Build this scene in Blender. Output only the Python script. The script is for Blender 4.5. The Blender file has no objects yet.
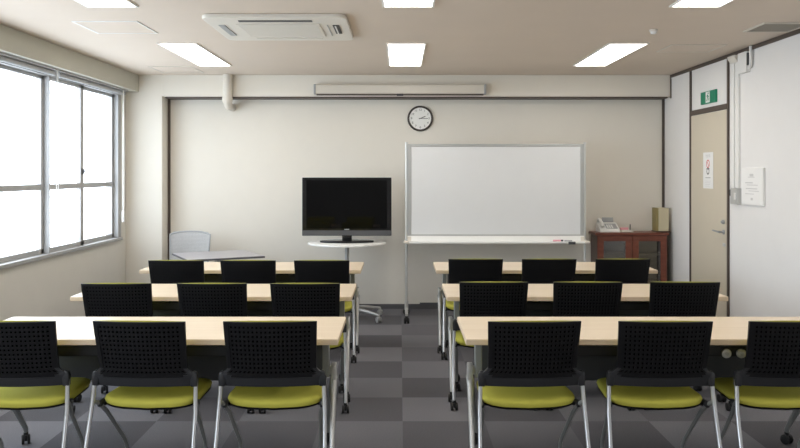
import bpy, bmesh, math, random
from mathutils import Matrix, Vector, Euler
random.seed(7)
scn = bpy.context.scene
COL = scn.collection
PI = math.pi
F, CX, HY, H = 778.0, 400.0, 172.0, 1.52      # focal length in px, vanishing point, eye height

def P(px, py, Y):
    "world point seen at photo pixel (px,py) at distance Y"
    return Vector(((px - CX) * Y / F, Y, H - (py - HY) * Y / F))

# ------------------------------------------------------------------ materials
def mat(name, col, rough=.6, metal=0., bump=0., bscale=200., var=0., vscale=6., spec=.5, coat=0.):
    m = bpy.data.materials.new(name); m.use_nodes = True
    nt = m.node_tree; b = nt.nodes['Principled BSDF']
    b.inputs['Roughness'].default_value = rough
    b.inputs['Metallic'].default_value = metal
    b.inputs['Specular IOR Level'].default_value = spec
    b.inputs['Coat Weight'].default_value = coat
    tc = nt.nodes.new('ShaderNodeTexCoord')
    n = nt.nodes.new('ShaderNodeTexNoise'); n.inputs['Scale'].default_value = vscale; n.inputs['Detail'].default_value = 4
    nt.links.new(tc.outputs['Object'], n.inputs['Vector'])
    mx = nt.nodes.new('ShaderNodeMix'); mx.data_type = 'RGBA'
    v = max(var, .02)
    mx.inputs['A'].default_value = (*[c * (1 - v) for c in col], 1)
    mx.inputs['B'].default_value = (*[min(1, c * (1 + v)) for c in col], 1)
    nt.links.new(n.outputs['Fac'], mx.inputs['Factor'])
    nt.links.new(mx.outputs['Result'], b.inputs['Base Color'])
    if bump:
        n2 = nt.nodes.new('ShaderNodeTexNoise'); n2.inputs['Scale'].default_value = bscale; n2.inputs['Detail'].default_value = 3
        nt.links.new(tc.outputs['Object'], n2.inputs['Vector'])
        bp = nt.nodes.new('ShaderNodeBump'); bp.inputs['Strength'].default_value = bump; bp.inputs['Distance'].default_value = .002
        nt.links.new(n2.outputs['Fac'], bp.inputs['Height']); nt.links.new(bp.outputs['Normal'], b.inputs['Normal'])
    return m

def emit(name, col, s):
    m = bpy.data.materials.new(name); m.use_nodes = True
    nt = m.node_tree; b = nt.nodes['Principled BSDF']
    b.inputs['Base Color'].default_value = (.9, .9, .9, 1)
    b.inputs['Emission Color'].default_value = (*col, 1); b.inputs['Emission Strength'].default_value = s
    return m

def glass_mat(name, tint=(1, 1, 1), refl=.06):
    m = bpy.data.materials.new(name); m.use_nodes = True
    nt = m.node_tree; nt.nodes.clear()
    o = nt.nodes.new('ShaderNodeOutputMaterial'); t = nt.nodes.new('ShaderNodeBsdfTransparent'); g = nt.nodes.new('ShaderNodeBsdfGlossy')
    t.inputs['Color'].default_value = (*tint, 1); g.inputs['Roughness'].default_value = .03
    mx = nt.nodes.new('ShaderNodeMixShader'); mx.inputs[0].default_value = refl
    nt.links.new(t.outputs[0], mx.inputs[1]); nt.links.new(g.outputs[0], mx.inputs[2]); nt.links.new(mx.outputs[0], o.inputs[0])
    return m

def wood_mat(name, c1, c2, rough=.4, sx=2., sy=30., spec=.5):
    m = bpy.data.materials.new(name); m.use_nodes = True
    nt = m.node_tree; b = nt.nodes['Principled BSDF']; b.inputs['Roughness'].default_value = rough
    b.inputs['Specular IOR Level'].default_value = spec
    tc = nt.nodes.new('ShaderNodeTexCoord'); mp = nt.nodes.new('ShaderNodeMapping')
    mp.inputs['Scale'].default_value = (sx, sy, sy)
    n = nt.nodes.new('ShaderNodeTexNoise'); n.inputs['Scale'].default_value = 1.5; n.inputs['Detail'].default_value = 6; n.inputs['Distortion'].default_value = .4
    cr = nt.nodes.new('ShaderNodeValToRGB')
    cr.color_ramp.elements[0].color = (*c1, 1); cr.color_ramp.elements[0].position = .3
    cr.color_ramp.elements[1].color = (*c2, 1); cr.color_ramp.elements[1].position = .7
    nt.links.new(tc.outputs['Object'], mp.inputs[0]); nt.links.new(mp.outputs[0], n.inputs['Vector'])
    nt.links.new(n.outputs['Fac'], cr.inputs[0]); nt.links.new(cr.outputs[0], b.inputs['Base Color'])
    return m

def carpet_mat():
    m = bpy.data.materials.new('carpet_tiles'); m.use_nodes = True
    nt = m.node_tree; b = nt.nodes['Principled BSDF']; b.inputs['Roughness'].default_value = .95; b.inputs['Specular IOR Level'].default_value = .15
    N = nt.nodes.new; L = nt.links.new
    tc = N('ShaderNodeTexCoord')
    sub = N('ShaderNodeVectorMath'); sub.operation = 'SUBTRACT'; sub.inputs[1].default_value = (.0158, 4.745, 0)
    scl = N('ShaderNodeVectorMath'); scl.operation = 'MULTIPLY'; scl.inputs[1].default_value = (2, 2, 0)
    add = N('ShaderNodeVectorMath'); add.operation = 'ADD'; add.inputs[1].default_value = (100, 100, .5)
    fl = N('ShaderNodeVectorMath'); fl.operation = 'FLOOR'
    L(tc.outputs['Object'], sub.inputs[0]); L(sub.outputs[0], scl.inputs[0]); L(scl.outputs[0], add.inputs[0]); L(add.outputs[0], fl.inputs[0])
    ck = N('ShaderNodeTexChecker'); ck.inputs['Scale'].default_value = 1.0
    ck.inputs['Color1'].default_value = DARK_T; ck.inputs['Color2'].default_value = LIGHT_T
    L(add.outputs[0], ck.inputs['Vector'])
    wn = N('ShaderNodeTexWhiteNoise'); L(fl.outputs[0], wn.inputs['Vector'])
    mr = N('ShaderNodeMapRange'); mr.inputs['To Min'].default_value = .86; mr.inputs['To Max'].default_value = 1.12
    L(wn.outputs['Value'], mr.inputs[0])
    n = N('ShaderNodeTexNoise'); n.inputs['Scale'].default_value = 140; n.inputs['Detail'].default_value = 3
    L(tc.outputs['Object'], n.inputs['Vector'])
    mr2 = N('ShaderNodeMapRange'); mr2.inputs['To Min'].default_value = .7; mr2.inputs['To Max'].default_value = 1.3
    L(n.outputs['Fac'], mr2.inputs[0])
    mu = N('ShaderNodeMath'); mu.operation = 'MULTIPLY'; L(mr.outputs[0], mu.inputs[0]); L(mr2.outputs[0], mu.inputs[1])
    vs = N('ShaderNodeVectorMath'); vs.operation = 'SCALE'; L(ck.outputs['Color'], vs.inputs[0]); L(mu.outputs[0], vs.inputs['Scale'])
    L(vs.outputs[0], b.inputs['Base Color'])
    bp = N('ShaderNodeBump'); bp.inputs['Strength'].default_value = .4; bp.inputs['Distance'].default_value = .003
    L(n.outputs['Fac'], bp.inputs['Height']); L(bp.outputs['Normal'], b.inputs['Normal'])
    return m
DARK_T = (.108, .106, .116, 1); LIGHT_T = (.160, .158, .172, 1)

M = dict(
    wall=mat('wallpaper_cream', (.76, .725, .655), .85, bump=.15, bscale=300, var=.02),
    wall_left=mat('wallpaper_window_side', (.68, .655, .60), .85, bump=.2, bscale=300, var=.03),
    wall_right=mat('wallpaper_white', (.80, .79, .78), .8, bump=.15, bscale=300, var=.02),
    pelmet=mat('pelmet_paint', (.50, .49, .42), .7, var=.03),
    ceiling=mat('ceiling_board', (.67, .585, .50), .9, bump=.3, bscale=120, var=.03, vscale=3),
    trim=mat('dark_brown_trim', (.082, .062, .050), .5),
    skirting=mat('grey_skirting', (.09, .09, .095), .6),
    carpet=carpet_mat(),
    alu=mat('window_aluminium', (.40, .40, .40), .5, metal=.2),
    alu_light=mat('whiteboard_aluminium', (.62, .63, .62), .35, metal=.5),
    glass=glass_mat('window_glass'),
    cab_glass=glass_mat('cabinet_glass', (.75, .75, .72), .12),
    white=mat('white_plastic', (.82, .82, .80), .4),
    offwhite=mat('offwhite_plastic', (.72, .69, .63), .45),
    ivory=mat('ivory_case', (.66, .62, .55), .45),
    grey=mat('grey_plastic', (.35, .36, .37), .5),
    dgrey=mat('dark_grey_panel', (.060, .063, .066), .5, var=.05),
    black=mat('black_metal', (.008, .008, .009), .5),
    shell=mat('black_shell_plastic', (.006, .006, .007), .45, spec=.3), hole=mat('hole_black', (.001, .001, .001), .9, spec=.05),
    bracket=mat('black_bracket_plastic', (.022, .023, .026), .38, spec=.5),
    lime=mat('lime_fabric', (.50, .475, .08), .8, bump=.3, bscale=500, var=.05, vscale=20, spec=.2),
    lime_lit=mat('lime_fabric_lit_top', (.66, .68, .30), .8, spec=.2),  # paler copy of the lime, with ceiling light put into its colour
    chrome=mat('silver_tube', (.62, .63, .65), .28, metal=.85),
    silver=mat('silver_paint', (.50, .505, .50), .4, metal=.5),
    greyleg=mat('grey_leg_paint', (.30, .31, .30), .45, metal=.3),
    rubber=mat('black_rubber', (.012, .012, .012), .6),
    maple=wood_mat('pale_maple_top', (.68, .555, .405), (.74, .62, .47), .33, 1.0, 14.),
    maple_edge=wood_mat('maple_edge', (.60, .47, .33), (.68, .55, .40), .5, 1, 20),
    redwood=wood_mat('reddish_brown_wood', (.13, .035, .020), (.20, .06, .035), .35, 8, 30),
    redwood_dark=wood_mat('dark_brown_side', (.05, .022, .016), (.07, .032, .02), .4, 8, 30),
    door=mat('door_cream', (.62, .56, .45), .45, var=.02),
    screen=mat('tv_screen_gloss', (.0025, .0025, .003), .04, spec=.13),
    bezel=mat('tv_bezel', (.008, .008, .010), .15, spec=.35),
    tvgrey=mat('tv_speaker_grey', (.075, .075, .08), .4),
    board=mat('whiteboard_enamel', (.67, .685, .70), .25), frame_grey=mat('frame_grey', (.42, .43, .43), .4, metal=.4),
    green=mat('exit_green', (.0, .22, .12), .4),
    red=mat('red_print', (.65, .10, .12), .5),
    ink=mat('black_print', (.03, .03, .035), .5),
    faint=mat('faint_grey_print', (.62, .62, .62), .6),
    paper=mat('white_paper', (.86, .86, .85), .6),
    clockrim=mat('clock_rim', (.035, .026, .022), .35),
    mesh=mat('grey_mesh', (.50, .495, .49), .8, var=.1, vscale=60),
    greytop=mat('grey_laminate', (.36, .345, .36), .35),
    greyedge=mat('dark_grey_edge', (.10, .10, .11), .5),
    filebox=mat('beige_file_box', (.58, .52, .36), .6),
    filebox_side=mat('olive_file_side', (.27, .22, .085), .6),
    inside=mat('cabinet_inside', (.16, .12, .085), .7),
    lamp=emit('lamp_diffuser', (1, .94, .86), 7.6),
    pink=mat('pink_marker', (.75, .35, .40), .4),
)

# ------------------------------------------------------------------ mesh helper
class MB:
    def __init__(s): s.bm = bmesh.new()
    def _join(s, b2, Mx=None, mi=0, smooth=False):
        if Mx is not None: bmesh.ops.transform(b2, matrix=Mx, verts=b2.verts)
        for f in b2.faces: f.material_index = mi; f.smooth = smooth
        me = bpy.data.meshes.new('tmp'); b2.to_mesh(me); b2.free()
        s.bm.from_mesh(me); bpy.data.meshes.remove(me); return s
    def box(s, x0, x1, y0, y1, z0, z1, bev=0, mi=0, Mx=None, seg=2):
        b = bmesh.new(); bmesh.ops.create_cube(b, size=1)
        bmesh.ops.transform(b, matrix=Matrix.Translation(((x0+x1)/2, (y0+y1)/2, (z0+z1)/2)) @ Matrix.Diagonal((abs(x1-x0), abs(y1-y0), abs(z1-z0), 1)), verts=b.verts)
        if bev: bmesh.ops.bevel(b, geom=b.edges[:], offset=bev, segments=seg, profile=.5, affect='EDGES')
        return s._join(b, Mx, mi)
    def cyl(s, c, r, h, axis='Z', seg=24, r2=None, bev=0, mi=0, smooth=True, Mx=None):
        b = bmesh.new(); bmesh.ops.create_cone(b, cap_ends=True, segments=seg, radius1=r, radius2=r if r2 is None else r2, depth=h)
        if bev:
            ed = [e for e in b.edges if abs(e.verts[0].co.z - e.verts[1].co.z) < 1e-6]
            bmesh.ops.bevel(b, geom=ed, offset=bev, segments=2, profile=.5, affect='EDGES')
        R = {'Z': Matrix(), 'X': Matrix.Rotation(PI/2, 4, 'Y'), 'Y': Matrix.Rotation(PI/2, 4, 'X')}[axis]
        T = Matrix.Translation(c) @ R
        if Mx is not None: T = Mx @ T
        s._join(b, T, mi, False)
        if smooth:
            pass
        return s
    def tube(s, pts, r, seg=10, mi=0, ry=None, closed=False, up=(0, 0, 1)):
        "swept round (or elliptical) tube through pts; r may be a list"
        pts = [Vector(p) for p in pts]; n = len(pts)
        rr = r if isinstance(r, (list, tuple)) else [r]*n
        b = bmesh.new(); rings = []
        t0 = (pts[1]-pts[0]).normalized()
        u = Vector(up)
        if abs(t0.dot(u)) > .95: u = Vector((1, 0, 0))
        nrm = (u - t0*u.dot(t0)).normalized()
        for i, p in enumerate(pts):
            if closed: t = (pts[(i+1) % n]-pts[i-1]).normalized()
            elif i == 0: t = t0
            elif i == n-1: t = (pts[-1]-pts[-2]).normalized()
            else: t = ((pts[i+1]-p).normalized()+(p-pts[i-1]).normalized()).normalized()
            nrm = (nrm - t*nrm.dot(t)).normalized(); bi = t.cross(nrm)
            k = (ry/ (r if not isinstance(r, (list, tuple)) else r[0])) if ry else 1
            rings.append([b.verts.new(p + nrm*math.cos(a)*rr[i]*k + bi*math.sin(a)*rr[i]) for a in [2*PI*j/seg for j in range(seg)]])
        for i in range(n if closed else n-1):
            A, B = rings[i], rings[(i+1) % n]
            for j in range(seg): b.faces.new((A[j], A[(j+1) % seg], B[(j+1) % seg], B[j]))
        if not closed:
            b.faces.new(rings[0][::-1]); b.faces.new(rings[-1])
        return s._join(b, None, mi, True)
    def prism(s, poly, h, Mx=None, mi=0, bev=0):
        "polygon in XY extruded 0..h along Z"
        b = bmesh.new(); vs = [b.verts.new((x, y, 0)) for x, y in poly]
        f = b.faces.new(vs); r = bmesh.ops.extrude_face_region(b, geom=[f])
        bmesh.ops.translate(b, vec=(0, 0, h), verts=[v for v in r['geom'] if isinstance(v, bmesh.types.BMVert)])
        bmesh.ops.recalc_face_normals(b, faces=b.faces)
        if bev: bmesh.ops.bevel(b, geom=b.edges[:], offset=bev, segments=2, profile=.5, affect='EDGES')
        return s._join(b, Mx, mi)
    def build(s, name, mats, parent=None, loc=(0, 0, 0), rot=(0, 0, 0), smooth=None):
        bmesh.ops.recalc_face_normals(s.bm, faces=s.bm.faces)
        me = bpy.data.meshes.new(name); s.bm.to_mesh(me); s.bm.free()
        for m in (mats if isinstance(mats, (list, tuple)) else [mats]): me.materials.append(m)
        if smooth is not None:
            for p in me.polygons: p.use_smooth = True
            try: me.set_sharp_from_angle(angle=math.radians(smooth))
            except Exception: pass
        o = bpy.data.objects.new(name, me); COL.objects.link(o)
        o.location = loc; o.rotation_euler = rot
        if parent: o.parent = parent
        return o

def thing(name, label, cat, loc=(0, 0, 0), rz=0, group=None):
    o = bpy.data.objects.new(name, None); COL.objects.link(o); o.empty_display_size = .1
    o.location = loc; o.rotation_euler = (0, 0, rz); o['label'] = label; o['category'] = cat
    if group: o['group'] = group
    return o
def tag(o, label, cat, group=None):
    o['label'] = label; o['category'] = cat
    if group: o['group'] = group
    return o
def struct(o, label, cat):
    o['kind'] = 'structure'; o['label'] = label; o['category'] = cat
    return o
def dup(root, loc, rz, label, name=None):
    r = root.copy(); COL.objects.link(r); r.location = loc; r.rotation_euler = (0, 0, rz); r['label'] = label
    for ch in [o for o in root.children]:
        c = ch.copy(); COL.objects.link(c); c.parent = r
        for g in [o for o in ch.children]:
            d = g.copy(); COL.objects.link(d); d.parent = c
    return r

def rrect(w, h, r, n=5, cx=0, cy=0):
    pts = []
    for (sx, sy, a0) in ((1, 1, 0), (-1, 1, 90), (-1, -1, 180), (1, -1, 270)):
        for k in range(n+1):
            a = math.radians(a0 + 90*k/n)
            pts.append((cx + sx*(w/2-r) + r*math.cos(a), cy + sy*(h/2-r) + r*math.sin(a)))
    return pts

# ------------------------------------------------------------------ room shell
XL, XR, YB, YBEAM, ZC, YR = -2.977, 2.942, 8.656, 8.444, 2.573, -1.6
XPIL = -2.582; ZBEAM = 2.339; XPEL = -2.833; ZPEL = 2.388
T = .15
struct(MB().box(XL-T, XR+T, YR-T, YB+T, -.1, 0).build('floor', M['carpet']), 'grey carpet tiles in a light and dark checkerboard', 'floor')
struct(MB().box(XL-T, XR+T, YR-T, YB+T, ZC, ZC+.1).build('ceiling', M['ceiling']), 'warm beige flat ceiling', 'ceiling')
struct(MB().box(XL-T, XR+T, YB, YB+T, 0, ZC).build('wall_back', M['wall']), 'cream papered back wall behind the whiteboard', 'wall')
struct(MB().box(XL-T, XR+T, YR-T, YR, 0, ZC).build('wall_front', M['wall']), 'plain cream wall at the other end of the room', 'wall')
struct(MB().box(XR, XR+T, YR, YB, 0, ZC).build('wall_right', M['wall_right']), 'white papered wall with the door', 'wall')
struct(MB().box(XL+.001, XPIL, YBEAM, YB-.001, 0, ZC-.001, bev=.004).build('trim_1', M['wall']), 'cream pillar boxing in the back corner by the window', 'pillar')
struct(MB().box(XPIL, XR-.001, YBEAM, YB-.001, ZBEAM, ZC-.001, bev=.004).build('trim_2', M['wall']), 'cream beam across the top of the back wall', 'beam')
struct(MB().box(XL+.001, XPEL, YR+.001, YBEAM-.001, ZPEL, ZC-.001, bev=.004).build('trim_3', M['pelmet']), 'olive beige boxed pelmet above the windows', 'pelmet')
# window wall with four openings
ZW0, ZW1 = .80, ZPEL
WINS = [(6.59, 8.27), (4.76, 6.59), (3.005, 4.76), (1.25, 3.005), (-.505, 1.25)]
w = MB()
w.box(XL-T, XL, YR, YB, 0, ZW0)
w.box(XL-T, XL, YR, YB, ZW1, ZC)
w.box(XL-T, XL, WINS[0][1], YB, ZW0, ZW1)
w.box(XL-T, XL, YR, WINS[-1][0], ZW0, ZW1)
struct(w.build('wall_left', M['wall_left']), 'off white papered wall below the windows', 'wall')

def window(n, y0, y1):
    root = bpy.data.objects.new('window_%d' % n, None); COL.objects.link(root)
    root.location = (XL, y0, ZW0)
    struct(root, ['aluminium sliding window nearest the back corner', 'aluminium sliding window second from the back corner',
                  'aluminium sliding window third from the back corner', 'aluminium sliding window fourth from the back corner',
                  'aluminium sliding window fifth from the back corner'][n-1], 'window')
    W = y1-y0; HH = ZW1-ZW0
    # outer frame
    f = MB()
    f.box(-.10, .030, 0, W, 0, .030, .003)            # sill member projecting a little
    f.box(-.10, .010, 0, W, HH-.055, HH, .003)
    f.box(-.10, .008, 0, .012, .03, HH-.055, .002)
    f.box(-.10, .012, W-(.012 if n > 1 else .085), W, .03, HH-.055, .002)
    f.build('window_frame', M['alu'], root)
    mid = W*.425; end = W-(.012 if n > 1 else .085)
    for k, (a, b, xo) in enumerate(((.012, mid+.040, -.020), (mid-.005, end, -.048))):
        s = MB(); z0, z1 = .030, HH-.055
        sw = .030
        s.box(xo-.012, xo+.012, a, b, z0, z0+.042, .002)
        s.box(xo-.012, xo+.012, a, b, z1-.030, z1, .002)
        wa, wb_ = (.030, .070) if k == 0 else (.110, .045)
        s.box(xo-.012, xo+.012, a, a+wa, z0, z1, .002)
        s.box(xo-.012, xo+.012, b-wb_, b, z0, z1, .002)
        zr = 1.392-ZW0
        s.box(xo-.010, xo+.010, a+wa, b-wb_, zr-.024, zr+.024, .002)
        sash = s.build('sash', M['alu'], root)
        g = MB(); g.box(xo-.003, xo+.003, a+wa-.004, b-wb_+.004, z0+.038, z1-.026)
        g.build('pane', M['glass'], sash)
        if k == 0:
            l = MB(); l.box(xo+.012, xo+.022, b-.055, b-.015, .695, .755, .004); l.cyl((xo+.026, b-.035, .728), .018, .014, 'X', 16, bev=.003)
            l.build('latch', M['tvgrey'], sash)
for i, (a, b) in enumerate(WINS): window(i+1, a, b)

# roller blinds rolled up under the pelmet
def blind(y0, y1, ycord, label, weight):
    t = thing('roller_blind', label, 'blind', (-2.905, (y0+y1)/2, ZPEL-.005), 0, 'roller blinds under the pelmet')
    L = (y1-y0)/2
    MB().box(-.03, .03, -L, L, -.012, 0, .002).build('headrail', M['alu'], t)
    MB().cyl((-.01, 0, -.034), .020, 2*L-.04, 'Y', 20).build('roll', M['grey'], t, smooth=30)
    c = MB(); yc = ycord-(y0+y1)/2; zb = (1.10 if not weight else H-(210-HY)*8.19/F) - ZPEL
    for s_ in (-.018, .018):
        c.tube([(.028, yc+s_*.4, -.012), (.028, yc+s_, -.6), (.028, yc+s_, zb+.06), (.028, yc+s_*.3, zb)], .0035, 6)
    cord = c.build('cord', M['white'], t)
    if weight:
        MB().cyl((.028, yc, zb-.055), .013, .12, 'Z', 14, bev=.003).build('cord_weight', M['white'], cord, smooth=30)
blind(6.61, 8.24, 8.09, 'rolled-up blind with a weighted white cord by the back corner', True)
blind(4.78, 6.575, 6.535, 'rolled-up blind whose looped cord hangs before the window mullion', False)

# dark trims
def tr(n, label, *b):
    struct(MB().box(*b, bev=.003).build('trim_%d' % n, M['trim']), label, 'trim')
tr(4, 'dark brown vertical strip beside the corner pillar', XPIL+.002, XPIL+.030, YB-.014, YB-.001, 0, ZBEAM-.001)
tr(5, 'dark brown strip under the beam on the back wall', XPIL+.030, XR-.032, YB-.20, YB-.001, ZBEAM-.016, ZBEAM-.001)
tr(6, 'dark brown vertical strip in the corner above the cabinet', XR-.030, XR-.002, YB-.014, YB-.001, 0, ZBEAM-.001)
tr(7, 'dark brown strip between ceiling and door wall', XR-.014, XR-.001, YR, YBEAM-.002, ZC-.034, ZC-.001)
tr(8, 'short dark strip where beam meets the door wall', XR-.012, XR-.001, YBEAM-.020, YBEAM-.001, ZBEAM-.02, ZC-.036)
DY0, DY1, DZ = 6.965, 7.85, 2.085
tr(9, 'dark brown post on the hinge side of the door', XR-.016, XR-.001, DY1-.012, DY1+.022, 0, ZC-.036)
tr(10, 'dark brown post on the handle side of the door', XR-.016, XR-.001, DY0-.026, DY0+.006, 0, ZC-.036)
tr(11, 'dark brown bar between door and transom panel', XR-.016, XR-.001, DY0+.007, DY1-.013, DZ, DZ+.05)
struct(MB().box(XR-.010, XR-.001, DY1+.022, DY1+.06, 0, ZC-.036).build('trim_12', M['wall_right']), 'white strip beside the door post', 'trim')
for nm, b, lb in (('baseboard_back', (XPIL, .22, YB-.010, YB-.001, 0, .052), 'dark grey skirting on the back wall by the television'),
              ('baseboard_back_cabinet_side', (.22, XR-.002, YB-.012, YB-.001, 0, .068), 'dark grey skirting on the back wall by the cabinet'),
              ('baseboard_left', (XL+.001, XL+.010, YR, YBEAM, 0, .06), 'dark grey skirting under the windows'),
              ('baseboard_right', (XR-.010, XR-.001, YR, DY0-.03, 0, .06), 'dark grey skirting on the door wall')):
    struct(MB().box(*b).build(nm, M['skirting']), lb, 'skirting')
struct(MB().box(XL+.15, XR-.02, YBEAM-.012, YBEAM-.001, ZC-.016, ZC-.001).build('trim_13', M['wall']), 'thin cream moulding where beam meets ceiling', 'trim')

# door
d = bpy.data.objects.new('door_1', None); COL.objects.link(d); d.location = (XR, (DY0+DY1)/2, 0)
struct(d, 'cream flush door in the white wall', 'door')
hw = (DY1-DY0)/2
MB().box(-.010, -.001, -hw+.010, hw-.016, .01, DZ-.004, .002).build('door_leaf', M['door'], d)
yh = P(722.5, 232, 7.1).y
kz = H-(221.5-HY)*7.1/F; hz = H-(231.5-HY)*7.1/F
yl = 7.035-(DY0+DY1)/2
MB().cyl((-.020, yl, kz), .020, .02, 'X', 20, bev=.004).cyl((-.033, yl, kz), .010, .012, 'X', 14).build('lock', M['grey'], d, smooth=30)
hd = MB(); hd.cyl((-.016, yl, hz), .022, .012, 'X', 20, bev=.003).cyl((-.035, yl, hz), .009, .04, 'X', 12)
hd.tube([(-.055, yl-.008, hz), (-.056, yl+.03, hz), (-.054, yl+.15, hz+.004)], [.010, .009, .007], 10)
hd.build('door_handle', M['grey'], d, smooth=40)
MB().box(-.014, -.010, yl-.03, yl+.03, hz-.13, hz-.10, .001).build('strike_plate', M['alu_light'], d)

# ------------------------------------------------------------------ ceiling fixtures
def ceil_light(xc, y0, y1, label, w=.298):
    t = thing('ceiling_light', label, 'ceiling light', (xc, (y0+y1)/2, ZC), 0, 'recessed ceiling lights')
    L = (y1-y0)/2
    f = MB(); e = .014
    for b in ((-w/2-e, -w/2, -L-e, L+e), (w/2, w/2+e, -L-e, L+e), (-w/2, w/2, -L-e, -L), (-w/2, w/2, L, L+e)):
        f.box(*b, -.010, -.0005)
    f.build('frame', M['white'], t)
    MB().box(-w/2, w/2, -L, L, -.006, -.001).build('diffuser', M['lamp'], t)
    return t
for xc, lab in ((-1.82, 'window-side'), (.052, 'middle'), (1.868, 'door-side')):
    ceil_light(xc, 6.35, 7.66, '%s lit ceiling panel of the row nearest the back wall' % lab)
    ceil_light(xc, 3.61, 4.92, '%s lit ceiling panel of the row partly out of frame' % lab)
    ceil_light(xc, .98, 2.28, '%s lit ceiling panel of the unseen row added over the camera' % lab)  # third row is out of view, added for the room lighting

# air conditioner cassette
ac = thing('air_conditioner', 'white square ceiling cassette air conditioner with four slots', 'air conditioner', (-.845, 5.62, ZC))
body = MB(); body.prism(rrect(.97, .90, .06), .028, Matrix.Translation((0, 0, -.0285)), bev=.006)
body.build('panel', M['offwhite'], ac)
g = MB(); g.box(-.29, .29, -.24, .24, -.036, -.0285, .004)
for k in range(14): g.box(-.27, .27, -.225+k*.033, -.212+k*.033, -.0385, -.036)
g.build('intake_grille', M['offwhite'], ac)
for nm, b, mm in (('louver', (-.25, .25, -.365, -.325), M['dgrey']), ('louver', (-.25, .25, .325, .365), M['offwhite']),
                  ('louver', (-.42, -.375, -.20, .20), M['grey']), ('louver', (.375, .42, -.20, .12), M['black'])):
    MB().box(*b, -.034, -.0285, .002).build(nm, mm, ac)
MB().box(.335, .342, -.20, .22, -.032, -.0285).build('seam', M['grey'], ac)
MB().box(.388, .398, -.19, .11, -.038, -.0342).build('vane', M['white'], ac)

def hatch(px, label, x0, x1, y0, y1):
    t = thing('ceiling_hatch', label, 'hatch', ((x0+x1)/2, (y0+y1)/2, ZC), 0, 'square access hatches in the ceiling')
    a, b = (x1-x0)/2, (y1-y0)/2; f = MB(); e = .012
    for q in ((-a, -a+e, -b, b), (a-e, a, -b, b), (-a+e, a-e, -b, -b+e), (-a+e, a-e, b-e, b)): f.box(*q, -.006, -.0005)
    f.build('hatch_frame', M['white'] if px == 0 else M['ivory'], t)
    MB().box(-a+e+.004, a-e-.004, -b+e+.004, b-e-.004, -.004, -.0005).build('hatch_panel', M['ceiling'], t)
hatch(0, 'square ceiling hatch with white edges nearest the window pelmet', -2.29, -1.83, 5.42, 5.89)
hatch(1, 'faint square ceiling hatch in front of the corner pillar', -2.51, -2.07, 7.75, 8.23)
hatch(1, 'faint square ceiling hatch between lit panel and exit sign', 2.24, 2.70, 6.42, 6.81)
v = thing('ceiling_vent', 'grey louvred ceiling vent close to the door wall', 'vent', (2.73, 5.64, ZC))
f = MB()
for q in ((-.17, -.155, -.17, .17), (.155, .17, -.17, .17), (-.155, .155, -.17, -.155), (-.155, .155, .155, .17)): f.box(*q, -.01, -.0005)
f.build('vent_frame', M['ivory'], v)
s = MB(); s.box(-.155, .155, -.155, .155, -.003, -.0005)
for k in range(11): s.box(-.155, .155, -.145+k*.028, -.133+k*.028, -.008, -.003)
s.build('vent_slats', mat('vent_grey', (.36, .33, .28), .6), v)
sd = thing('smoke_detector', 'small round white smoke detector on the ceiling', 'smoke detector', P(653.5, 30, 5.74).xy.to_3d() + Vector((0, 0, ZC)))
MB().cyl((0, 0, -.009), .030, .017, 'Z', 28, bev=.006).build('housing', M['offwhite'], sd, smooth=30)
MB().cyl((0, 0, -.026), .019, .018, 'Z', 28, r2=.024, bev=.004).build('sensor', M['white'], sd, smooth=30)
# faint ceiling sprinkler / bracket marks
# pipe
pp = MB(); px_ = P(227, 80, 8.36).x
pp.tube([(0, 0, ZC-.001), (0, 0, 2.31), (.0, .010, 2.275), (.0, .035, 2.248), (.0, .07, 2.235), (.0, .14, 2.232), (.0, YB-8.385-.001, 2.232)], [.050, .050, .047, .045, .042, .040, .040], 18)
pp.cyl((0, 0, 2.30), .056, .05, 'Z', 24)
pipe = pp.build('duct_pipe', M['ivory'], None, (px_, 8.385-.002, 0), smooth=40)
tag(pipe, 'cream pipe dropping from the ceiling and bending into the back wall', 'pipe')

# projector screen case on the beam
sc = thing('wall_mounted_screen', 'long cream roll-up projection screen case on the beam', 'projection screen', (-.0, YBEAM, 2.362))
MB().box(-.915, .91, -.092, -.004, 0, .098, .008).build('case', M['ivory'], sc)
for sx in (-1, 1):
    MB().box(sx*.915-.012, sx*.915+.012, -.096, -.001, -.004, .101, .004).build('end_cap', M['grey'], sc)
MB().box(-.90, .90, -.060, -.046, -.016, -.001, .003).build('bottom_bar', M['trim'], sc)
MB().box(-.035, .035, -.066, -.058, -.022, .004, .002).build('pull_tab', M['ink'], sc)

# clock
ck = thing('wall_clock', 'round wall clock with dark rim and white dial', 'clock', P(420.2, 118.6, YB))
rim = MB()
R0 = .131
rim.tube([(R0*math.cos(a), -.02, R0*math.sin(a)) for a in [2*PI*i/48 for i in range(48)]], .012, 10, closed=True)
rim.cyl((0, -.010, 0), R0, .018, 'Y', 48)
rim.build('rim', M['clockrim'], ck, smooth=50)
face = MB().cyl((0, -.0215, 0), R0-.004, .004, 'Y', 48).build('dial', M['white'], ck)
def textobj(txt, size, name, m, parent, loc, rot, ext=.0006):
    c = bpy.data.curves.new('txt', 'FONT'); c.body = txt; c.size = size; c.align_x = 'CENTER'; c.align_y = 'CENTER'; c.extrude = ext
    o = bpy.data.objects.new('txt', c); COL.objects.link(o)
    dg = bpy.context.evaluated_depsgraph_get(); me = bpy.data.meshes.new_from_object(o.evaluated_get(dg))
    bpy.data.objects.remove(o); me.materials.clear(); me.materials.append(m)
    r = bpy.data.objects.new(name, me); COL.objects.link(r); r.parent = parent; r.location = loc; r.rotation_euler = rot
    return r
for h_ in range(1, 13):
    a = PI/2-h_*PI/6
    textobj(str(h_), .034, 'numeral', M['ink'], face, (.097*math.cos(a), -.0240, .097*math.sin(a)), (PI/2, 0, 0))
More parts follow.
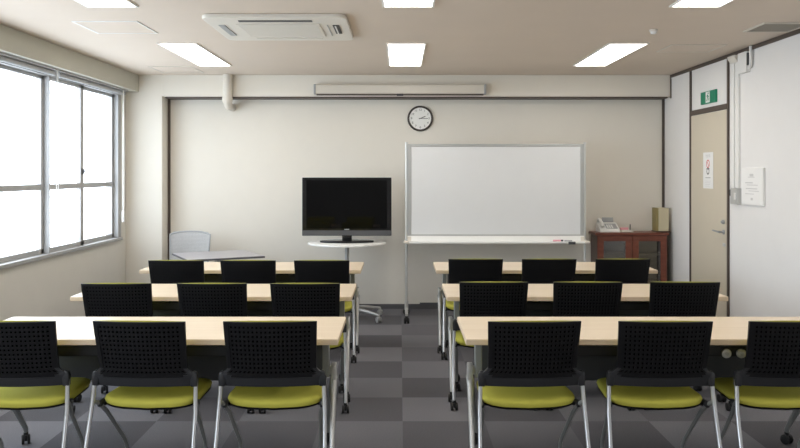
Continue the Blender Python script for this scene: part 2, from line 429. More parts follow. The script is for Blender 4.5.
def hand(ang, L, wd, nm):
    a = PI/2-ang
    MB().box(-.015, L, -.0275, -.0258, -wd/2, wd/2, Mx=Matrix.Rotation(-a, 4, 'Y')).build(nm, M['ink'], ck)
hand(math.radians(67.5), .062, .008, 'hour_hand'); hand(math.radians(91), .088, .0055, 'minute_hand')

# ------------------------------------------------------------------ television and stand
tx = P(347, 0, 8.05).x
st = thing('round_stand_table', 'round white wheeled stand table carrying the television', 'table', (tx, 8.05, 0))
MB().cyl((0, 0, .786), .403, .02, 'Z', 56, bev=.006).build('tabletop', M['white'], st, smooth=30)
MB().cyl((0, 0, .44), .022, .68, 'Z', 18).cyl((0, 0, .765), .06, .02, 'Z', 20).build('pole', M['silver'], st, smooth=30)
bs = MB(); bs.cyl((0, 0, .105), .05, .05, 'Z', 24, bev=.008)
arms = [(.335, -.215), (.335, .215), (-.335, -.215), (-.335, .215)]
for ax, ay in arms:
    bs.tube([(0, 0, .115), (ax*.5, ay*.5, .105), (ax, ay, .075)], [.024, .020, .015], 10)
base = bs.build('base', M['silver'], st, smooth=40)
def castor(mb_parent, loc, r=.026, m1=None, name='castor', rz=0., mw=None, w=.016):
    c = MB(); Rz = Matrix.Rotation(rz, 4, 'Z')
    c.cyl((0, 0, r*2+.004), r*.45, .022, 'Z', 12, mi=1)
    c.box(-.007, .007, -r*.9, r*.5, r*.8, r*2, .003, mi=1)
    for sx in (-1, 1):
        c.cyl((sx*(w*.5+.008), 0, r), r, w, 'X', 20, bev=.003)
    c.cyl((0, 0, r), .006, w*2+.012, 'X', 10, mi=1)
    o = c.build(name, [mw or M['rubber'], m1 or M['black']], mb_parent, loc, (0, 0, rz), smooth=30)
    return o
for (ax, ay), rz in zip(arms, (.5, 1.2, 2, -.4)): castor(base, (ax, ay, 0.0), .030, M['silver'], rz=rz, mw=M['grey'])

tv = thing('television', 'black flat screen television on the round white stand table', 'television', (P(347, 0, 8.02).x, 8.02, .7965))
zb, zt, hx = H-(235.7-HY)*8.0/F-.7965, H-(177.5-HY)*8.0/F-.7965, (391.8-302.5)/2*8.0/F
cab = MB(); cab.box(-hx, hx, -.035, .03, zb, zt, .006); cab.box(-hx*.7, hx*.7, .03, .07, zb+.05, zt-.06, .012)
cab.build('cabinet', M['bezel'], tv)
MB().box(-hx+.045, hx-.048, -.0365, -.034, zb+.075, zt-.028).build('screen', M['screen'], tv)
MB().box(-hx+.004, hx-.004, -.039, -.034, zb+.004, zb+.055, .001).build('speaker_strip', M['tvgrey'], tv)
MB().box(-.025, .025, -.0375, -.034, zb+.062, zb+.070).build('badge', M['grey'], tv)
sb = MB(); sb.box(-.05, .05, -.01, .03, .015, zb+.06, .006)
pts = [(.278*math.cos(a), -.02+.115*math.sin(a)*(1 if math.sin(a) > 0 else 1)) for a in [2*PI*i/40 for i in range(40)]]
sb.prism(pts, .020, Matrix.Translation((0, 0, .0005)), bev=.004)
sb.build('stand_foot', M['bezel'], tv, smooth=40)

# ------------------------------------------------------------------ whiteboard
YW = 8.05
xa, xb = P(406.4, 0, YW).x, P(584.8, 0, YW).x
wb = thing('whiteboard', 'large mobile whiteboard on castors beside the television', 'whiteboard', ((xa+xb)/2, YW, 0))
hw = (xb-xa)/2
zt = H-(144-HY)*YW/F; z0 = H-(235.5-HY)*YW/F
for sx in (-1, 1):
    s = MB(); s.tube([(sx*hw, 0, .10), (sx*hw, 0, zt+.006)], .0125, 12); s.cyl((sx*hw, 0, zt+.01), .015, .014, 'Z', 14)
    s.tube([(sx*hw, -.25, .085), (sx*hw, 0, .11), (sx*hw, .26, .085)], .016, 10)
    s.cyl((sx*hw, 0, .14), .02, .09, 'Z', 14)
    leg = s.build('stand_post', M['alu_light'], wb, smooth=40)
    castor(leg, (sx*hw, -.25, 0), .030, M['black'], rz=.2); castor(leg, (sx*hw, .26, 0), .030, M['black'], rz=.8)
MB().box(-hw+.03, hw-.03, -.012, .012, z0, zt-.015).build('writing_surface', M['board'], wb)
f = MB()
f.box(-hw+.012, -hw+.050, -.018, .018, z0-.01, zt, .003); f.box(hw-.050, hw-.012, -.018, .018, z0-.01, zt, .003)
f.box(-hw+.050, hw-.050, -.018, .018, zt-.028, zt, .003); f.box(-hw+.050, hw-.050, -.018, .018, z0-.01, z0+.012, .003)
f.build('frame', M['frame_grey'], wb)
tz = z0-.068
t_ = MB(); t_.box(-hw+.01, hw-.01, -.11, -.018, tz, tz+.012, .002); t_.box(-hw+.01, hw-.01, -.118, -.110, tz-.004, tz+.016, .002)
t_.box(-hw+.01, hw-.01, -.028, -.018, tz, tz+.066, .001)
t_.build('pen_tray', M['white'], wb)
for sx in (-1, 1):
    MB().box(sx*hw-.028, sx*hw+.028, -.125, .016, tz-.006, tz+.016, .005).box(sx*(hw-.03)-.02, sx*(hw-.03)+.02, -.03, -.015, tz, tz+.06, .004).build('tray_bracket', M['ivory'], wb)
tag(MB().cyl((0, 0, 0), .009, .085, 'X', 14, bev=.002).cyl((.05, 0, 0), .0095, .025, 'X', 14, bev=.002, mi=1).build('marker', [M['pink'], M['ink']], None, (P(557, 0, 7.98).x, YW-.075, tz+.0215), smooth=30), 'short red marker with dark cap on the whiteboard tray', 'marker', 'markers on the whiteboard tray')
tag(MB().cyl((0, 0, 0), .008, .08, 'X', 14, bev=.002).build('marker', M['grey'], None, (P(568, 0, 7.98).x, YW-.08, tz+.0205), smooth=30), 'grey marker on the whiteboard tray near its bracket', 'marker', 'markers on the whiteboard tray')
tag(MB().box(-.035, .035, -.012, .010, -.012, .016, .003).build('board_eraser', M['dgrey'], None, (P(572, 0, 7.92).x, YW-.1295, tz-.0), smooth=30), 'small dark eraser clipped to the front of the whiteboard tray', 'eraser')

# ------------------------------------------------------------------ cabinet and the things on it
cx0, cx1, cy0, cy1, cz = 2.115, 2.865, 8.34, 8.625, .868
cb = thing('glass_door_cabinet', 'low reddish brown cabinet with two glazed doors', 'cabinet', ((cx0+cx1)/2, (cy0+cy1)/2, 0))
a, b = (cx1-cx0)/2, (cy1-cy0)/2
c = MB(); c.box(-a, -a+.02, -b+.018, b, .0, cz-.028, .001, 1); c.box(a-.02, a, -b+.018, b, 0, cz-.028, .001, 1)
c.box(-a+.02, a-.02, b-.01, b, 0, cz-.028, 0, 2); c.box(-a+.02, a-.02, -b+.02, b-.01, 0, .08, 0, 0)
c.box(-.008, .008, -b+.02, b-.01, .08, cz-.028, 0, 2)
c.build('carcass', [M['redwood'], M['redwood_dark'], M['inside']], cb)
MB().box(-a-.022, a+.015, -b-.012, b+.005, cz-.028, cz, .005).build('top_board', M['redwood'], cb)
for z in (.32, .62): MB().box(-a+.021, a-.021, -b+.03, b-.012, z, z+.018).build('shelf', M['inside'], cb)
for sx in (-1, 1):
    x0, x1 = (-a+.002, -.003) if sx < 0 else (.003, a-.002)
    dd = MB(); z0_, z1_ = .05, cz-.030; sw = .068
    dd.box(x0, x0+sw, -b, -b+.018, z0_, z1_, .003); dd.box(x1-sw, x1, -b, -b+.018, z0_, z1_, .003)
    dd.box(x0+sw, x1-sw, -b, -b+.018, z1_-.06, z1_, .002); dd.box(x0+sw, x1-sw, -b, -b+.018, z0_, z0_+.07, .002)
    dr = dd.build('cabinet_door', M['redwood'], cb)
    MB().box(x0+sw-.003, x1-sw+.003, -b+.007, -b+.011, z0_+.065, z1_-.055).build('door_glass', M['cab_glass'], dr)
    MB().cyl((-sx*.0+ (x1-.03 if sx < 0 else x0+.03), -b-.010, .55), .010, .022, 'Y', 14, bev=.003).build('knob', M['grey'], dr, smooth=30)
# telephone
ph = thing('telephone', 'white desk telephone with raised display on the cabinet', 'telephone', (P(608, 0, 8.45).x, 8.47, cz+.001))
side = [(-.10, 0), (.10, 0), (.10, .085), (.06, .10), (-.085, .035), (-.10, .02)]
Mx = Matrix(((0, 0, 1, -.105), (1, 0, 0, 0), (0, 1, 0, 0), (0, 0, 0, 1)))
MB().prism(side, .215, Mx, bev=.005).build('body', M['white'], ph)
Rk = Matrix.Translation((.03, -.02, .069)) @ Matrix.Rotation(math.radians(24), 4, 'X')
k = MB(); k.box(-.060, .060, -.062, .045, -.004, .0015, .001, Mx=Rk)
for i in range(4):
    for j in range(3): k.box(-.05+j*.024, -.034+j*.024, -.055+i*.020, -.043+i*.020, .0015, .004, mi=1, Mx=Rk)
k.build('keypad', [M['grey'], M['white']], ph)
hsx = MB(); hsx.tube([(-.075, -.085, .060), (-.075, -.06, .095), (-.075, .02, .125), (-.075, .07, .128), (-.075, .095, .112)], [.020, .019, .016, .019, .020], 12)
hsx.build('handset', M['white'], ph, smooth=50)
dsp = Matrix.Translation((.015, .06, .115)) @ Matrix.Rotation(math.radians(60), 4, 'X')
MB().box(-.055, .065, -.012, .042, -.012, .004, .004, Mx=dsp).build('display', M['grey'], ph)
# small tray
tt = thing('desk_tray', 'small pale tray with an upright dark pen on the cabinet', 'tray', (P(626.5, 0, 8.45).x, 8.46, cz+.001))
MB().box(-.065, .065, -.05, .05, 0, .012, .003).box(-.06, .055, -.045, .05, .012, .02, .002).build('tray_body', M['offwhite'], tt)
MB().box(-.055, .03, .02, .05, .02, .045, .002, 0).build('card_stack', M['pink'], tt)
MB().tube([(.042, 0, .02), (.044, .004, .082)], .0055, 10).build('pen', M['ink'], tt)
# file box
fb = thing('file_box', 'beige upright file box on the cabinet by the corner', 'file box', (P(660.5, 0, 8.47).x, 8.46, cz+.001))
MB().box(-.075, .075, -.085, .085, 0, .015, .002).build('plinth', M['redwood_dark'], fb)
MB().box(-.048, .060, -.075, .075, .015, .262, .002).build('front_panel', M['filebox'], fb)
MB().box(-.070, -.048, -.070, .075, .015, .262, .002).build('side_panel', M['filebox_side'], fb)

# ------------------------------------------------------------------ door wall fittings
def onwall(px, py):   # point on the right wall seen at a pixel
    Y = XR*F/(px-CX); return Vector((XR, Y, H-(py-HY)*Y/F))
es = thing('exit_sign', 'green emergency exit sign with white running figure above the door', 'sign', (XR-.012, 7.385, 2.23))
MB().box(-.008, .010, -.178, .178, -.059, .059, .002).build('sign_plate', M['green'], es)
# pictogram: white doorway with a running figure, on the face (x negative side); far side is +y
fig = MB()
X0, X1 = -.0095, -.0082
fig.box(X0, X1, -.045, .05, -.050, .052)
fig.build('doorway', M['white'], es)
fg = MB(); X0 = -.0108; X1 = -.0097
Mx = Matrix(((0, 0, -1, X1), (-1, 0, 0, 0), (0, 1, 0, 0), (0, 0, 0, 1)))   # 2-D (u to the viewer's right, v up) to the sign face
def poly(mb, pts): mb.prism(pts, .001, Mx)
poly(fg, [(.012+.009*math.cos(i*PI/6)*1.0, .036+.009*math.sin(i*PI/6)) for i in range(12)])
poly(fg, [(-.006, .024), (.010, .026), (.004, -.004), (-.012, -.002)])
poly(fg, [(-.006, .024), (-.026, .012), (-.024, .006), (-.006, .014)])
poly(fg, [(.008, .024), (.020, .006), (.030, .010), (.030, .004), (.016, -.001), (.004, .010)])
poly(fg, [(-.012, .0), (-.014, -.018), (-.036, -.030), (-.033, -.036), (-.006, -.022), (-.002, -.002)])
poly(fg, [(-.006, .0), (.016, -.014), (.006, -.040), (.012, -.042), (.026, -.012), (.004, .002)])
fg.build('running_figure', M['green'], es)
ar = MB()
poly(ar, [(.085, .008), (.115, .008), (.115, .022), (.145, 0), (.115, -.022), (.115, -.008), (.085, -.008)])
ar.build('arrow', M['green'], es)
# no smoking notice on the door
p0 = onwall(704.5, 170); p1 = onwall(714.4, 170)
yc = (p0.y+p1.y)/2; wd = abs(p0.y-p1.y)
ns = thing('no_smoking_notice', 'narrow white notice with red ring stuck on the door', 'sign', (XR-.0112, yc, 1.535))
MB().box(-.002, .0, -wd/2, wd/2, -.172, .172).build('notice_sheet', M['paper'], ns)
Mx2 = Matrix(((0, 0, -1, -.0022), (-1, 0, 0, 0), (0, 1, 0, 0), (0, 0, 0, 1)))
def ring(mb, cu, cv, r, t, n=28):
    for i in range(n):
        a, b_ = 2*PI*i/n, 2*PI*(i+1)/n
        mb.prism([(cu+r*math.cos(a), cv+r*math.sin(a)), (cu+r*math.cos(b_), cv+r*math.sin(b_)), (cu+(r-t)*math.cos(b_), cv+(r-t)*math.sin(b_)), (cu+(r-t)*math.cos(a), cv+(r-t)*math.sin(a))], .0006, Mx2)
rg = MB(); ring(rg, .0, .062, .040, .010)
rg.prism([(-.030, .088), (-.024, .094), (.030, .036), (.024, .030)], .0006, Mx2)
rg.build('red_ring', M['red'], ns)
rb = MB(); ring(rb, .0, -.008, .032, .011)
rb.prism([(-.035, .020), (.035, .020), (.035, .012), (-.035, .012)], .0006, Mx2)
rb.prism([(-.06, -.068), (.06, -.068), (.06, -.072), (-.06, -.072)], .0006, Mx2)
rb.build('dark_symbol', M['ink'], ns)
tx_ = MB()
for u0, u1 in ((-.055, -.040), (-.03, -.006), (.008, .022), (.032, .052)):
    tx_.prism([(u0, .150), (u1, .150), (u1, .140), (u0, .140)], .0006, Mx2); tx_.prism([(u0+.003, .135), (u1-.002, .135), (u1-.002, .124), (u0+.003, .124)], .0006, Mx2)
for k in range(4): tx_.prism([(-.07, -.100-k*.016), (.07-k*.01, -.100-k*.016), (.07-k*.01, -.103-k*.016), (-.07, -.103-k*.016)], .0006, Mx2)
tx_.build('faint_text', M['faint'], ns)
# poster
q0, q1 = onwall(743.5, 170), onwall(765.5, 170); yc = (q0.y+q1.y)/2; wd = abs(q0.y-q1.y)
po = thing('wall_notice', 'white landscape notice board sheet on the wall beside the switch', 'notice', (XR-.002, yc, 1.400))
MB().box(-.016, 0, -wd/2, wd/2, -.155, .155, .002).build('backing_board', M['white'], po)
MB().box(-.018, -.0165, -wd/2+.008, wd/2-.008, -.148, .148).build('paper_sheet', M['paper'], po)
Mx3 = Matrix(((0, 0, -1, -.0182), (-1, 0, 0, 0), (0, 1, 0, 0), (0, 0, 0, 1)))
for (u0, u1, vv, th) in ((-.04, .03, .105, .022), (-.07, .05, .080, .006), (-.12, .02, .035, .010), (-.09, .11, .015, .007), (-.11, .10, -.015, .008), (-.06, .13, -.035, .006), (-.12, .04, -.06, .006), (-.02, .02, -.095, .02)):
    MB().prism([(u0, vv), (u1, vv), (u1, vv-th), (u0, vv-th)], .0005, Mx3).build('text_line', M['faint'], po)
# cable duct pair
r0 = onwall(733.3, 0).y; r1 = onwall(736.8, 0).y; r2 = onwall(740.6, 0).y
cd = thing('cable_duct', 'white surface cable ducting running down beside the door post', 'cable duct', (XR-.001, r1, 0))
MB().box(-.022, 0, .004, r0-r1, 1.385, ZC-.036, .002).build('duct_cover', M['white'], cd)
MB().box(-.018, 0, r2-r1, -.004, 1.385, ZC-.036, .002).build('duct_cover', M['white'], cd)
MB().prism([(-.0, 0), (-.04, 0), (-.038, -.02), (-.012, -.06), (0, -.06)], r0-r2-.002, Matrix(((1, 0, 0, -.014), (0, 0, 1, r2-r1+.001), (0, 1, 0, ZC-.040), (0, 0, 0, 1))), bev=.002).build('corner_cover', M['offwhite'], cd)
# switch
sw = thing('light_switch', 'grey switch box with dark rocker at the foot of the ducting', 'switch', (XR-.001, r1, 1.31))
MB().box(-.040, 0, r2-r1-.025, r0-r1-.035, -.070, .070, .003).build('switch_box', M['alu_light'], sw)
MB().box(-.030, 0, r0-r1-.033, r0-r1+.012, .0, .055, .003).build('dark_switch', M['dgrey'], sw)
MB().box(-.044, -.0405, r2-r1, r2-r1+.035, -.03, .03, .001).build('rocker', M['white'], sw)
# box + antenna up on the wall
s0, s1 = onwall(741.8, 0).y, onwall(750.5, 0).y
bx = thing('wall_speaker', 'small white box with bracket high on the wall near the ceiling', 'speaker', (XR-.001, (s0+s1)/2, 2.455))
hh = abs(s0-s1)/2
MB().box(-.036, 0, -hh, hh, -.095, .082, .004).build('housing', M['white'], bx)
MB().box(-.034, -.004, -hh-.022, -hh-.001, -.04, .065, .002).build('dark_grille', M['dgrey'], bx)
MB().tube([(-.022, -hh-.055, .115), (-.022, -hh-.055, -.03), (-.022, -hh-.045, -.055), (-.02, -hh-.020, -.065)], .013, 10).build('bracket', M['white'], bx, smooth=40)

# ------------------------------------------------------------------ back-left table and office chair
e1 = Vector((-.884, -.467)); e2 = Vector((.533, -.846)); c0 = Vector((-1.67, 8.215))
ctr = c0 + e1*.375 + e2*.35
gt = thing('grey_side_table', 'small grey square table turned at an angle near the back corner', 'table', (ctr.x, ctr.y, 0), math.atan2(.467, .884))
MB().box(-.375, .375, -.35, .35, .680, .696, .001, mi=0).box(-.37, .37, -.345, .345, .696, .700, .001, mi=1).build('tabletop', [M['greyedge'], M['greytop']], gt)
MB().cyl((0, 0, .36), .03, .60, 'Z', 20).cyl((0, 0, .672), .12, .014, 'Z', 24).build('pole', M['silver'], gt, smooth=30)
b_ = MB()
for k in range(4):
    a = PI/4+k*PI/2; b_.tube([(0, 0, .07), (.30*math.cos(a), .30*math.sin(a), .02)], [.028, .018], 10)
b_.build('base', M['silver'], gt, smooth=40)

oc = thing('office_chair', 'grey mesh office chair tucked in the back corner', 'chair', (-2.24, 8.22, 0), math.radians(-8))
fr = MB(); mm = MB()
# back faces the camera (sitter looks to -y): outline
def bpnt(u, v):  # u -1..1, v 0..1
    wv = .205 + .02*v
    return Vector((u*wv, .055+.04*v - .035*u*u, .50+.385*v))
out = []
NN = 10
for i in range(NN+1): out.append(bpnt(-1, i/NN*.92))
for i in range(1, 12): u = -1+2*i/12; out.append(bpnt(u, .92+.08*(1-abs(u)**3)))
for i in range(NN+1): out.append(bpnt(1, .92-i/NN*.92))
for i in range(1, 8): out.append(bpnt(1-2*i/8, 0))
fr.tube(out, .009, 8, closed=True); fr.build('back_frame', M['grey'], oc, smooth=50)
bmm = bmesh.new(); g = [[bmm.verts.new(bpnt(-1+2*i/12, (j/14)*(1 if abs(-1+2*i/12) < .99 else .93))) for i in range(13)] for j in range(15)]
for j in range(14):
    for i in range(12): bmm.faces.new((g[j][i], g[j][i+1], g[j+1][i+1], g[j+1][i]))
mm.bm = bmm
for j in range(1, 26):
    vv = j/26
    mm.tube([bpnt(-1+2*i/10, vv*.95)+Vector((0, -.003, 0)) for i in range(11)], .0022, 5)
mm.build('back_mesh', M['mesh'], oc)
MB().box(-.22, .22, -.36, .06, .43, .485, .02).build('seat', M['mesh'], oc)
s = MB(); s.cyl((0, -.15, .27), .025, .32, 'Z', 16); s.box(-.03, .03, -.15, .14, .40, .43, .005); s.tube([(0, .11, .41), (0, .13, .52), (0, .105, .62)], .02, 10)
s.build('support', M['grey'], oc, smooth=40)
s = MB(); s.cyl((0, -.15, .10), .045, .05, 'Z', 20)
for k in range(5):
    a = k*2*PI/5+.3; s.tube([(0, -.15, .10), (.23*math.cos(a), -.15+.23*math.sin(a), .075)], [.024, .016], 8)
bso = s.build('base', M['grey'], oc, smooth=40)
for k in range(5):
    a = k*2*PI/5+.3; castor(bso, (.23*math.cos(a), -.15+.23*math.sin(a), 0), .026, rz=a)

# ------------------------------------------------------------------ training tables
TW, TD = 1.85, .60
def make_table(label):
    t = thing('training_table', label, 'table', group='folding training tables')
    MB().box(-TW/2+.0008, TW/2-.0008, -TD/2+.0008, TD/2-.0008, .6965, .700, .001, mi=0).box(-TW/2, TW/2, -TD/2, TD/2, .671, .6965, .003, mi=1).build('tabletop', [M['maple'], M['maple_edge']], t)
    s = MB(); s.box(-.78, .78, -.225, .14, .600, .606); s.box(-.78, .78, .134, .14, .606, .670); s.box(-.78, -.772, -.225, .134, .606, .670); s.box(.772, .78, -.225, .134, .606, .670)
    for k in range(-2, 3): s.box(k*.3-.004, k*.3+.004, -.20, .134, .606, .670)
    s.box(-.78, .78, -.225, -.218, .600, .650)
    s.build('under_shelf', M['black'], t)
    m = MB(); m.box(-.80, .80, .246, .254, .352, .665, .002)
    m.build('modesty_panel', M['dgrey'], t)
    MB().box(-.815, .815, .16, .205, .630, .670, .004).build('cross_beam', M['black'], t)
    for sx in (-1, 1):
        g = MB(); pxx = TW/2-.085
        g.box(sx*pxx-.018, sx*pxx+.018, -.022, .022, .44, .670, .005)
        g.box(sx*pxx-.02, sx*pxx+.02, -.20, .20, .650, .670, .004)
        lf = g.build('leg', M['greyleg'], t)
        j = MB(); x = sx*(TW/2-.043)
        j.prism(rrect(.075, .130, .036, 6), .026, Matrix(((0, 0, 1, x-.013), (1, 0, 0, 0), (0, 1, 0, .450), (0, 0, 0, 1))), bev=.004)
        j.box(min(sx*pxx, x), max(sx*pxx, x), -.018, .018, .455, .495)
        j.build('hinge_plate', M['silver'], lf, smooth=30)
        fx, rx = x+sx*.010, x-sx*.055
        a = MB()
        a.tube([(x, -.010, .44), (x+sx*.001, -.05, .39), (x+sx*.005, -.16, .24), (fx, -.262, .085), (fx, -.27, .06)], [.0175, .017, .014, .011, .010], 12)
        a.build('front_strut', M['silver'], lf, smooth=50)
        a = MB()
        a.tube([(x, .010, .44), (x-sx*.008, .06, .39), (x-sx*.032, .15, .24), (rx, .238, .085), (rx, .24, .06)], [.020, .020, .018, .014, .011], 12)
        a.build('rear_strut', M['greyleg'], lf, smooth=50)
        castor(lf, (fx, -.27, 0), .027, rz=.15*sx, w=.013); castor(lf, (rx, .24, 0), .027, rz=.5, w=.013)
    return t
T0 = make_table('maple-topped table nearest the camera on the window side')
T0.location = (-1.248, 4.11, 0)
tR1 = dup(T0, (1.295, 4.11, 0), 0, 'maple-topped table nearest the camera on the door side')
dup(T0, (-1.243, 5.41, 0), 0, 'maple-topped middle table on the window side of the aisle')
dup(T0, (1.233, 5.41, 0), 0, 'maple-topped middle table on the door side of the aisle')
dup(T0, (-1.253, 6.79, 0), 0, 'maple-topped table in front of the television')
dup(T0, (1.228, 6.79, 0), 0, 'maple-topped table in front of the whiteboard')
T0.scale = (1.02, 1, 1); tR1.scale = (1.05, 1, 1)
for px in (726.3, 741.2):
    q = P(px, 353.4, 3.875)
    MB().cyl(((q.x-1.295)/1.05, 3.875-4.11, q.z), .023, .016, 'Y', 24, bev=.004).cyl(((q.x-1.295)/1.05, 3.866-4.11, q.z), .009, .004, 'Y', 14, mi=1).build('round_cap', [M['silver'], M['grey']], tR1, smooth=30)['label'] = 'pale round cap under the tabletop'

# ------------------------------------------------------------------ training chairs
ZT, ZB0 = .808, .481
def shellpt(u, v, off=0.):
    # u -1..1 across, v 0..1 up; off = towards the sitter (+y)
    z = ZB0 + (ZT-ZB0)*v
    k = min(1., max(0., (.29-v)/.15)); k = k*k*(3-2*k)
    w = .211 + .012*v + .046*k
    y = .080*max(0., 1-v)**1.15 + .035*u*u*(1-.3*v)
    return Vector((u*w, y+off, z))
def shellbox(vx, vz): pass
def make_chair(label):
    t = thing('training_chair', label, 'chair', group='training chairs drawn up to the tables')
    # outer shell: frame ring + perforated field
    NU, NV = 43, 29
    def field(i, j):  # is cell inside the recessed panel (rounded rectangle)
        u = (i+.5)/NU*2-1; v = (j+.5)/NV
        a = abs(u)/.925; b = abs((v-.56)/.405)
        return a < 1 and b < 1 and (max(0, a-.8)**2*25+max(0, b-.75)**2*16) < 1
    def sheet(test, off, th):   # closed sheet of grid cells, with side walls round every opening
        bm = bmesh.new(); cache = {}
        def V(i, j, k):
            if (i, j, k) not in cache: cache[(i, j, k)] = bm.verts.new(shellpt(i/NU*2-1, j/NV, off+k*th))
            return cache[(i, j, k)]
        cells = {(i, j) for i in range(NU) for j in range(NV) if test(i, j)}
        for i, j in cells:
            bm.faces.new((V(i, j, 0), V(i+1, j, 0), V(i+1, j+1, 0), V(i, j+1, 0)))
            bm.faces.new((V(i, j, 1), V(i, j+1, 1), V(i+1, j+1, 1), V(i+1, j, 1)))
            for (di, dj), (p, q) in {(-1, 0): ((0, 1), (0, 0)), (1, 0): ((1, 0), (1, 1)), (0, -1): ((0, 0), (1, 0)), (0, 1): ((1, 1), (0, 1))}.items():
                if (i+di, j+dj) not in cells:
                    bm.faces.new((V(i+p[0], j+p[1], 0), V(i+p[0], j+p[1], 1), V(i+q[0], j+q[1], 1), V(i+q[0], j+q[1], 0)))
        return bm
    def lattice(i, j):
        if not field(i, j): return False
        return not ((i % 2 == 1) and (j % 2 == 0) and field(i-1, j) and field(i+1, j) and field(i, j-1) and field(i, j+1) and .19 < (j+.5)/NV < .955)
    mb = MB(); mb.bm.free(); mb.bm = sheet(lattice, .004, .004)
    # backing sheet behind the lattice so holes read dark
    b2 = bmesh.new(); gg = [[b2.verts.new(shellpt(-.90+1.80*i/12, .10+.87*j/8, .0115)) for i in range(13)] for j in range(9)]
    for j in range(8):
        for i in range(12): b2.faces.new((gg[j][i], gg[j][i+1], gg[j+1][i+1], gg[j+1][i]))
    mb._join(b2, None, 1, True)
    mb.build('back_panel', [M['shell'], M['hole']], t)
    # rim: everything outside field
    mb = MB(); mb.bm.free(); mb.bm = sheet(lambda i, j: not field(i, j), 0, .013)
    for f in mb.bm.faces:
        f.material_index = 1 if f.calc_center_median().z > ZB0+.085 else 0
    # corner lugs receiving the legs
    for sx in (-1, 1):
        mb.prism([(-.020, 0), (.012, 0), (.013, .05), (.008, .070), (-.010, .076), (-.022, .05)], .030,
                 Matrix(((sx, 0, 0, sx*.2475), (0, 0, 1, .095), (0, 1, 0, ZB0-.002), (0, 0, 0, 1))), bev=.005)
    mb.build('back_shell', [M['bracket'], M['shell']], t, smooth=35)
    # lime front cushion
    bm = bmesh.new(); NU2, NV2 = 20, 12
    fr_, bk_ = [], []
    for j in range(NV2+1):
        a, b = [], []
        for i in range(NU2+1):
            u = -1+2*i/NU2; v = .20+.80*j/NV2
            edge = (1-abs(u)**6)*(1-(abs(2*j/NV2-1))**8)
            p = shellpt(u*.975, v, .016); q = shellpt(u*.975, v, .019+.020*edge**.5)
            if j == NV2:
                cz_ = .006*(1-u*u); p.z += cz_; q.z += cz_*1.0
            b.append(bm.verts.new(p)); a.append(bm.verts.new(q))
        fr_.append(a); bk_.append(b)
    for j in range(NV2):
        for i in range(NU2):
            bm.faces.new((fr_[j][i], fr_[j][i+1], fr_[j+1][i+1], fr_[j+1][i])); bm.faces.new((bk_[j][i], bk_[j+1][i], bk_[j+1][i+1], bk_[j][i+1]))
    for i in range(NU2):
        bm.faces.new((fr_[NV2][i], fr_[NV2][i+1], bk_[NV2][i+1], bk_[NV2][i]))
        bm.faces.new((fr_[0][i], bk_[0][i], bk_[0][i+1], fr_[0][i+1]))
    for j in range(NV2):
        bm.faces.new((fr_[j][0], fr_[j+1][0], bk_[j+1][0], bk_[j][0])); bm.faces.new((fr_[j][NU2], bk_[j][NU2], bk_[j+1][NU2], fr_[j+1][NU2]))
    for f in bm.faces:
        if f.calc_center_median().z > ZT-.004: f.material_index = 1  # top of the cushion painted paler, as if lit from the ceiling
    mb = MB(); mb.bm.free(); mb.bm = bm; mb.build('back_cushion', [M['lime'], M['lime_lit']], t, smooth=60)
    # seat: y .185 .. .61 ; superellipse plan, domed, rear edge hanging down in the middle
    def seat_surface(scale, ztop, zbot, dome):
        bm = bmesh.new(); n = 40; rings = []
        lv = [(0.0, zbot, .90), (.15, zbot, .97), (.5, (zbot+ztop)/2, 1.0), (.85, ztop-.008, .985), (1., ztop, .93), (1.2, ztop+dome*.5, .70), (1.5, ztop+dome, .35)]
        for _, z, s_ in lv:
            r = []
            for k in range(n):
                a = 2*PI*k/n; ca, sa = math.cos(a), math.sin(a)
                e = .38
                x = math.copysign(abs(ca)**e, ca); y = math.copysign(abs(sa)**e, sa)
                yy = .345+.220*y*s_*scale; xx = .233*x*s_*scale*(1-.05*y)
                zz = z - .016*(1-min(1, (xx/.22)**2))*max(0, -y)*(1 if s_ > .9 else .6) - .010*max(0, y)**2
                r.append(bm.verts.new((xx, yy, zz)))
            rings.append(r)
        for A, B in zip(rings, rings[1:]):
            for k in range(n): bm.faces.new((A[k], A[(k+1) % n], B[(k+1) % n], B[k]))
        bm.faces.new(rings[0][::-1])
        bm.faces.new(rings[-1])
        mb = MB(); mb.bm.free(); mb.bm = bm; return mb
    seat_surface(1.0, .414, .379, .006).build('seat', M['lime'], t, smooth=50)
    seat_surface(.985, .379, .368, 0).build('seat_shell', M['shell'], t, smooth=50)
    for sx in (-1, 1):
        r = MB(); r.tube([(sx*.250, .110, ZB0+.03), (sx*.251, .102, .45), (sx*.256, .085, .36), (sx*.261, .02, .16), (sx*.264, -.03, .075), (sx*.264, -.035, .055)], [.0105]*6, 12, ry=.0105)
        rl = r.build('leg', M['chrome'], t, smooth=50)
        castor(rl, (sx*.262, -.035, 0), .025, rz=.1, w=.014)
        f_ = MB(); f_.tube([(sx*.252, .100, .405), (sx*.240, .150, .375), (sx*.228, .20, .325), (sx*.212, .385, .125), (sx*.210, .405, .09), (sx*.210, .408, .055)], [.010, .011, .011, .010, .010, .010], 12)
        fl = f_.build('leg', M['greyleg'], t, smooth=50)
        castor(fl, (sx*.210, .408, 0), .025, rz=.25, w=.014)
        k_ = MB(); k_.tube([(sx*.232, .17, .372), (sx*.200, .22, .362), (sx*.19, .50, .365)], .009, 10)
        k_.box(sx*.238-.010, sx*.238+.010, .13, .19, .365, .395, .005)
        k_.build('seat_rail', M['bracket'], t, smooth=40)
    for yy in (.24, .45):
        MB().tube([(-.19, yy, .357), (.19, yy, .357)], .009, 10).build('cross_bar', M['bracket'], t, smooth=40)
    return t
side_w = 'on the window side'; side_d = 'on the door side'
TBL = {1: 'nearest the camera', 2: 'at the middle table', 3: 'farthest from the camera'}
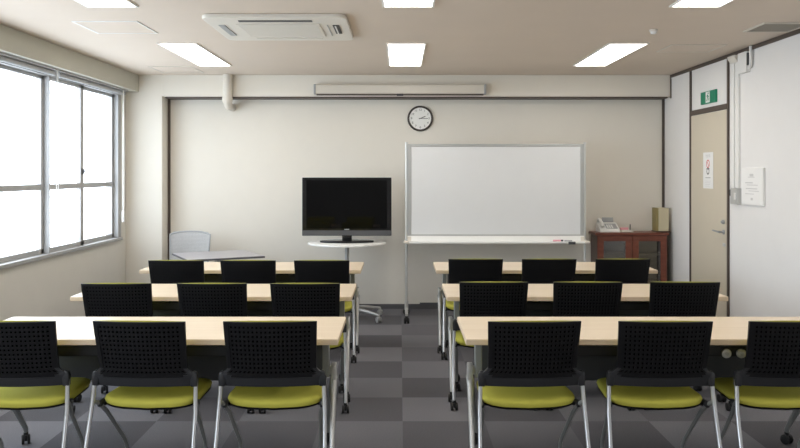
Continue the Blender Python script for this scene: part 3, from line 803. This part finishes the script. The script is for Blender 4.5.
spots = [
 (-1.868, 3.68, 1.5, 'training chair beside the windows at the table nearest the camera, cut by the frame'),
 (-1.246, 3.68, -2.5, 'middle training chair at the near table on the window side'),
 (-0.619, 3.68, 1.0, 'aisle-end training chair at the near table on the window side'),
 (0.643, 3.68, 1.5, 'aisle-end training chair at the near table on the door side'),
 (1.266, 3.68, -1, 'middle training chair at the near table on the door side'),
 (1.888, 3.68, 0, 'wall-end training chair at the near table on the door side'),
 (-1.812, 4.94, 1, 'window-end training chair at the middle table on the window side'),
 (-1.202, 4.94, 0, 'centre training chair at the middle table on the window side'),
 (-0.606, 4.94, 0.5, 'aisle-end training chair at the middle table on the window side'),
 (0.607, 5.0, 0.5, 'aisle-end training chair at the middle table on the door side'),
 (1.215, 5.0, -.5, 'centre training chair at the middle table on the door side'),
 (1.842, 5.0, -2, 'wall-end training chair at the middle table on the door side'),
 (-1.802, 6.23, 0, 'window-end training chair at the far table before the television'),
 (-1.223, 6.23, 0, 'centre training chair at the far table before the television'),
 (-0.63, 6.23, 0, 'aisle-end training chair at the far table before the television'),
 (0.619, 6.33, 0, 'aisle-end training chair at the far table before the whiteboard'),
 (1.22, 6.33, 0, 'centre training chair at the far table before the whiteboard'),
 (1.822, 6.33, 0, 'wall-end training chair at the far table by the cabinet'),
]
C0 = make_chair('')
for i, (x, y, a, lab) in enumerate(spots):
    lab = lab.replace('training chair', 'black-backed lime chair')
    a = math.radians(a)
    if i == 0: C0.location = (x, y, 0); C0.rotation_euler = (0, 0, a); C0['label'] = lab
    else: dup(C0, (x, y, 0), a, lab)

# ------------------------------------------------------------------ light, world, camera
W = bpy.data.worlds.new('sky'); scn.world = W; W.use_nodes = True
bg = W.node_tree.nodes['Background']; bg.inputs['Color'].default_value = (.80, .90, 1.0, 1); bg.inputs['Strength'].default_value = 4.8
for i, (a, b) in enumerate(WINS):
    l = bpy.data.lights.new('window_portal', 'AREA'); l.shape = 'RECTANGLE'; l.size = ZW1-ZW0; l.size_y = b-a
    l.cycles.is_portal = True
    o = bpy.data.objects.new('window_portal', l); COL.objects.link(o)
    o.location = (XL-T-.02, (a+b)/2, (ZW0+ZW1)/2); o.rotation_euler = (0, -PI/2, 0)

cam = bpy.data.cameras.new('camera'); co = bpy.data.objects.new('camera', cam); COL.objects.link(co)
co.location = (0, 0, H); co.rotation_euler = (PI/2, 0, 0)
cam.sensor_width = 36; cam.lens = 36*F/800; cam.shift_y = -(224-HY)/800; cam.clip_start = .05
scn.camera = co
scn.view_settings.view_transform = 'Standard'
scn.view_settings.look = 'None'
scn.view_settings.exposure = 0.45
scn.cycles.use_denoising = True
scn.cycles.max_bounces = 10; scn.cycles.diffuse_bounces = 6
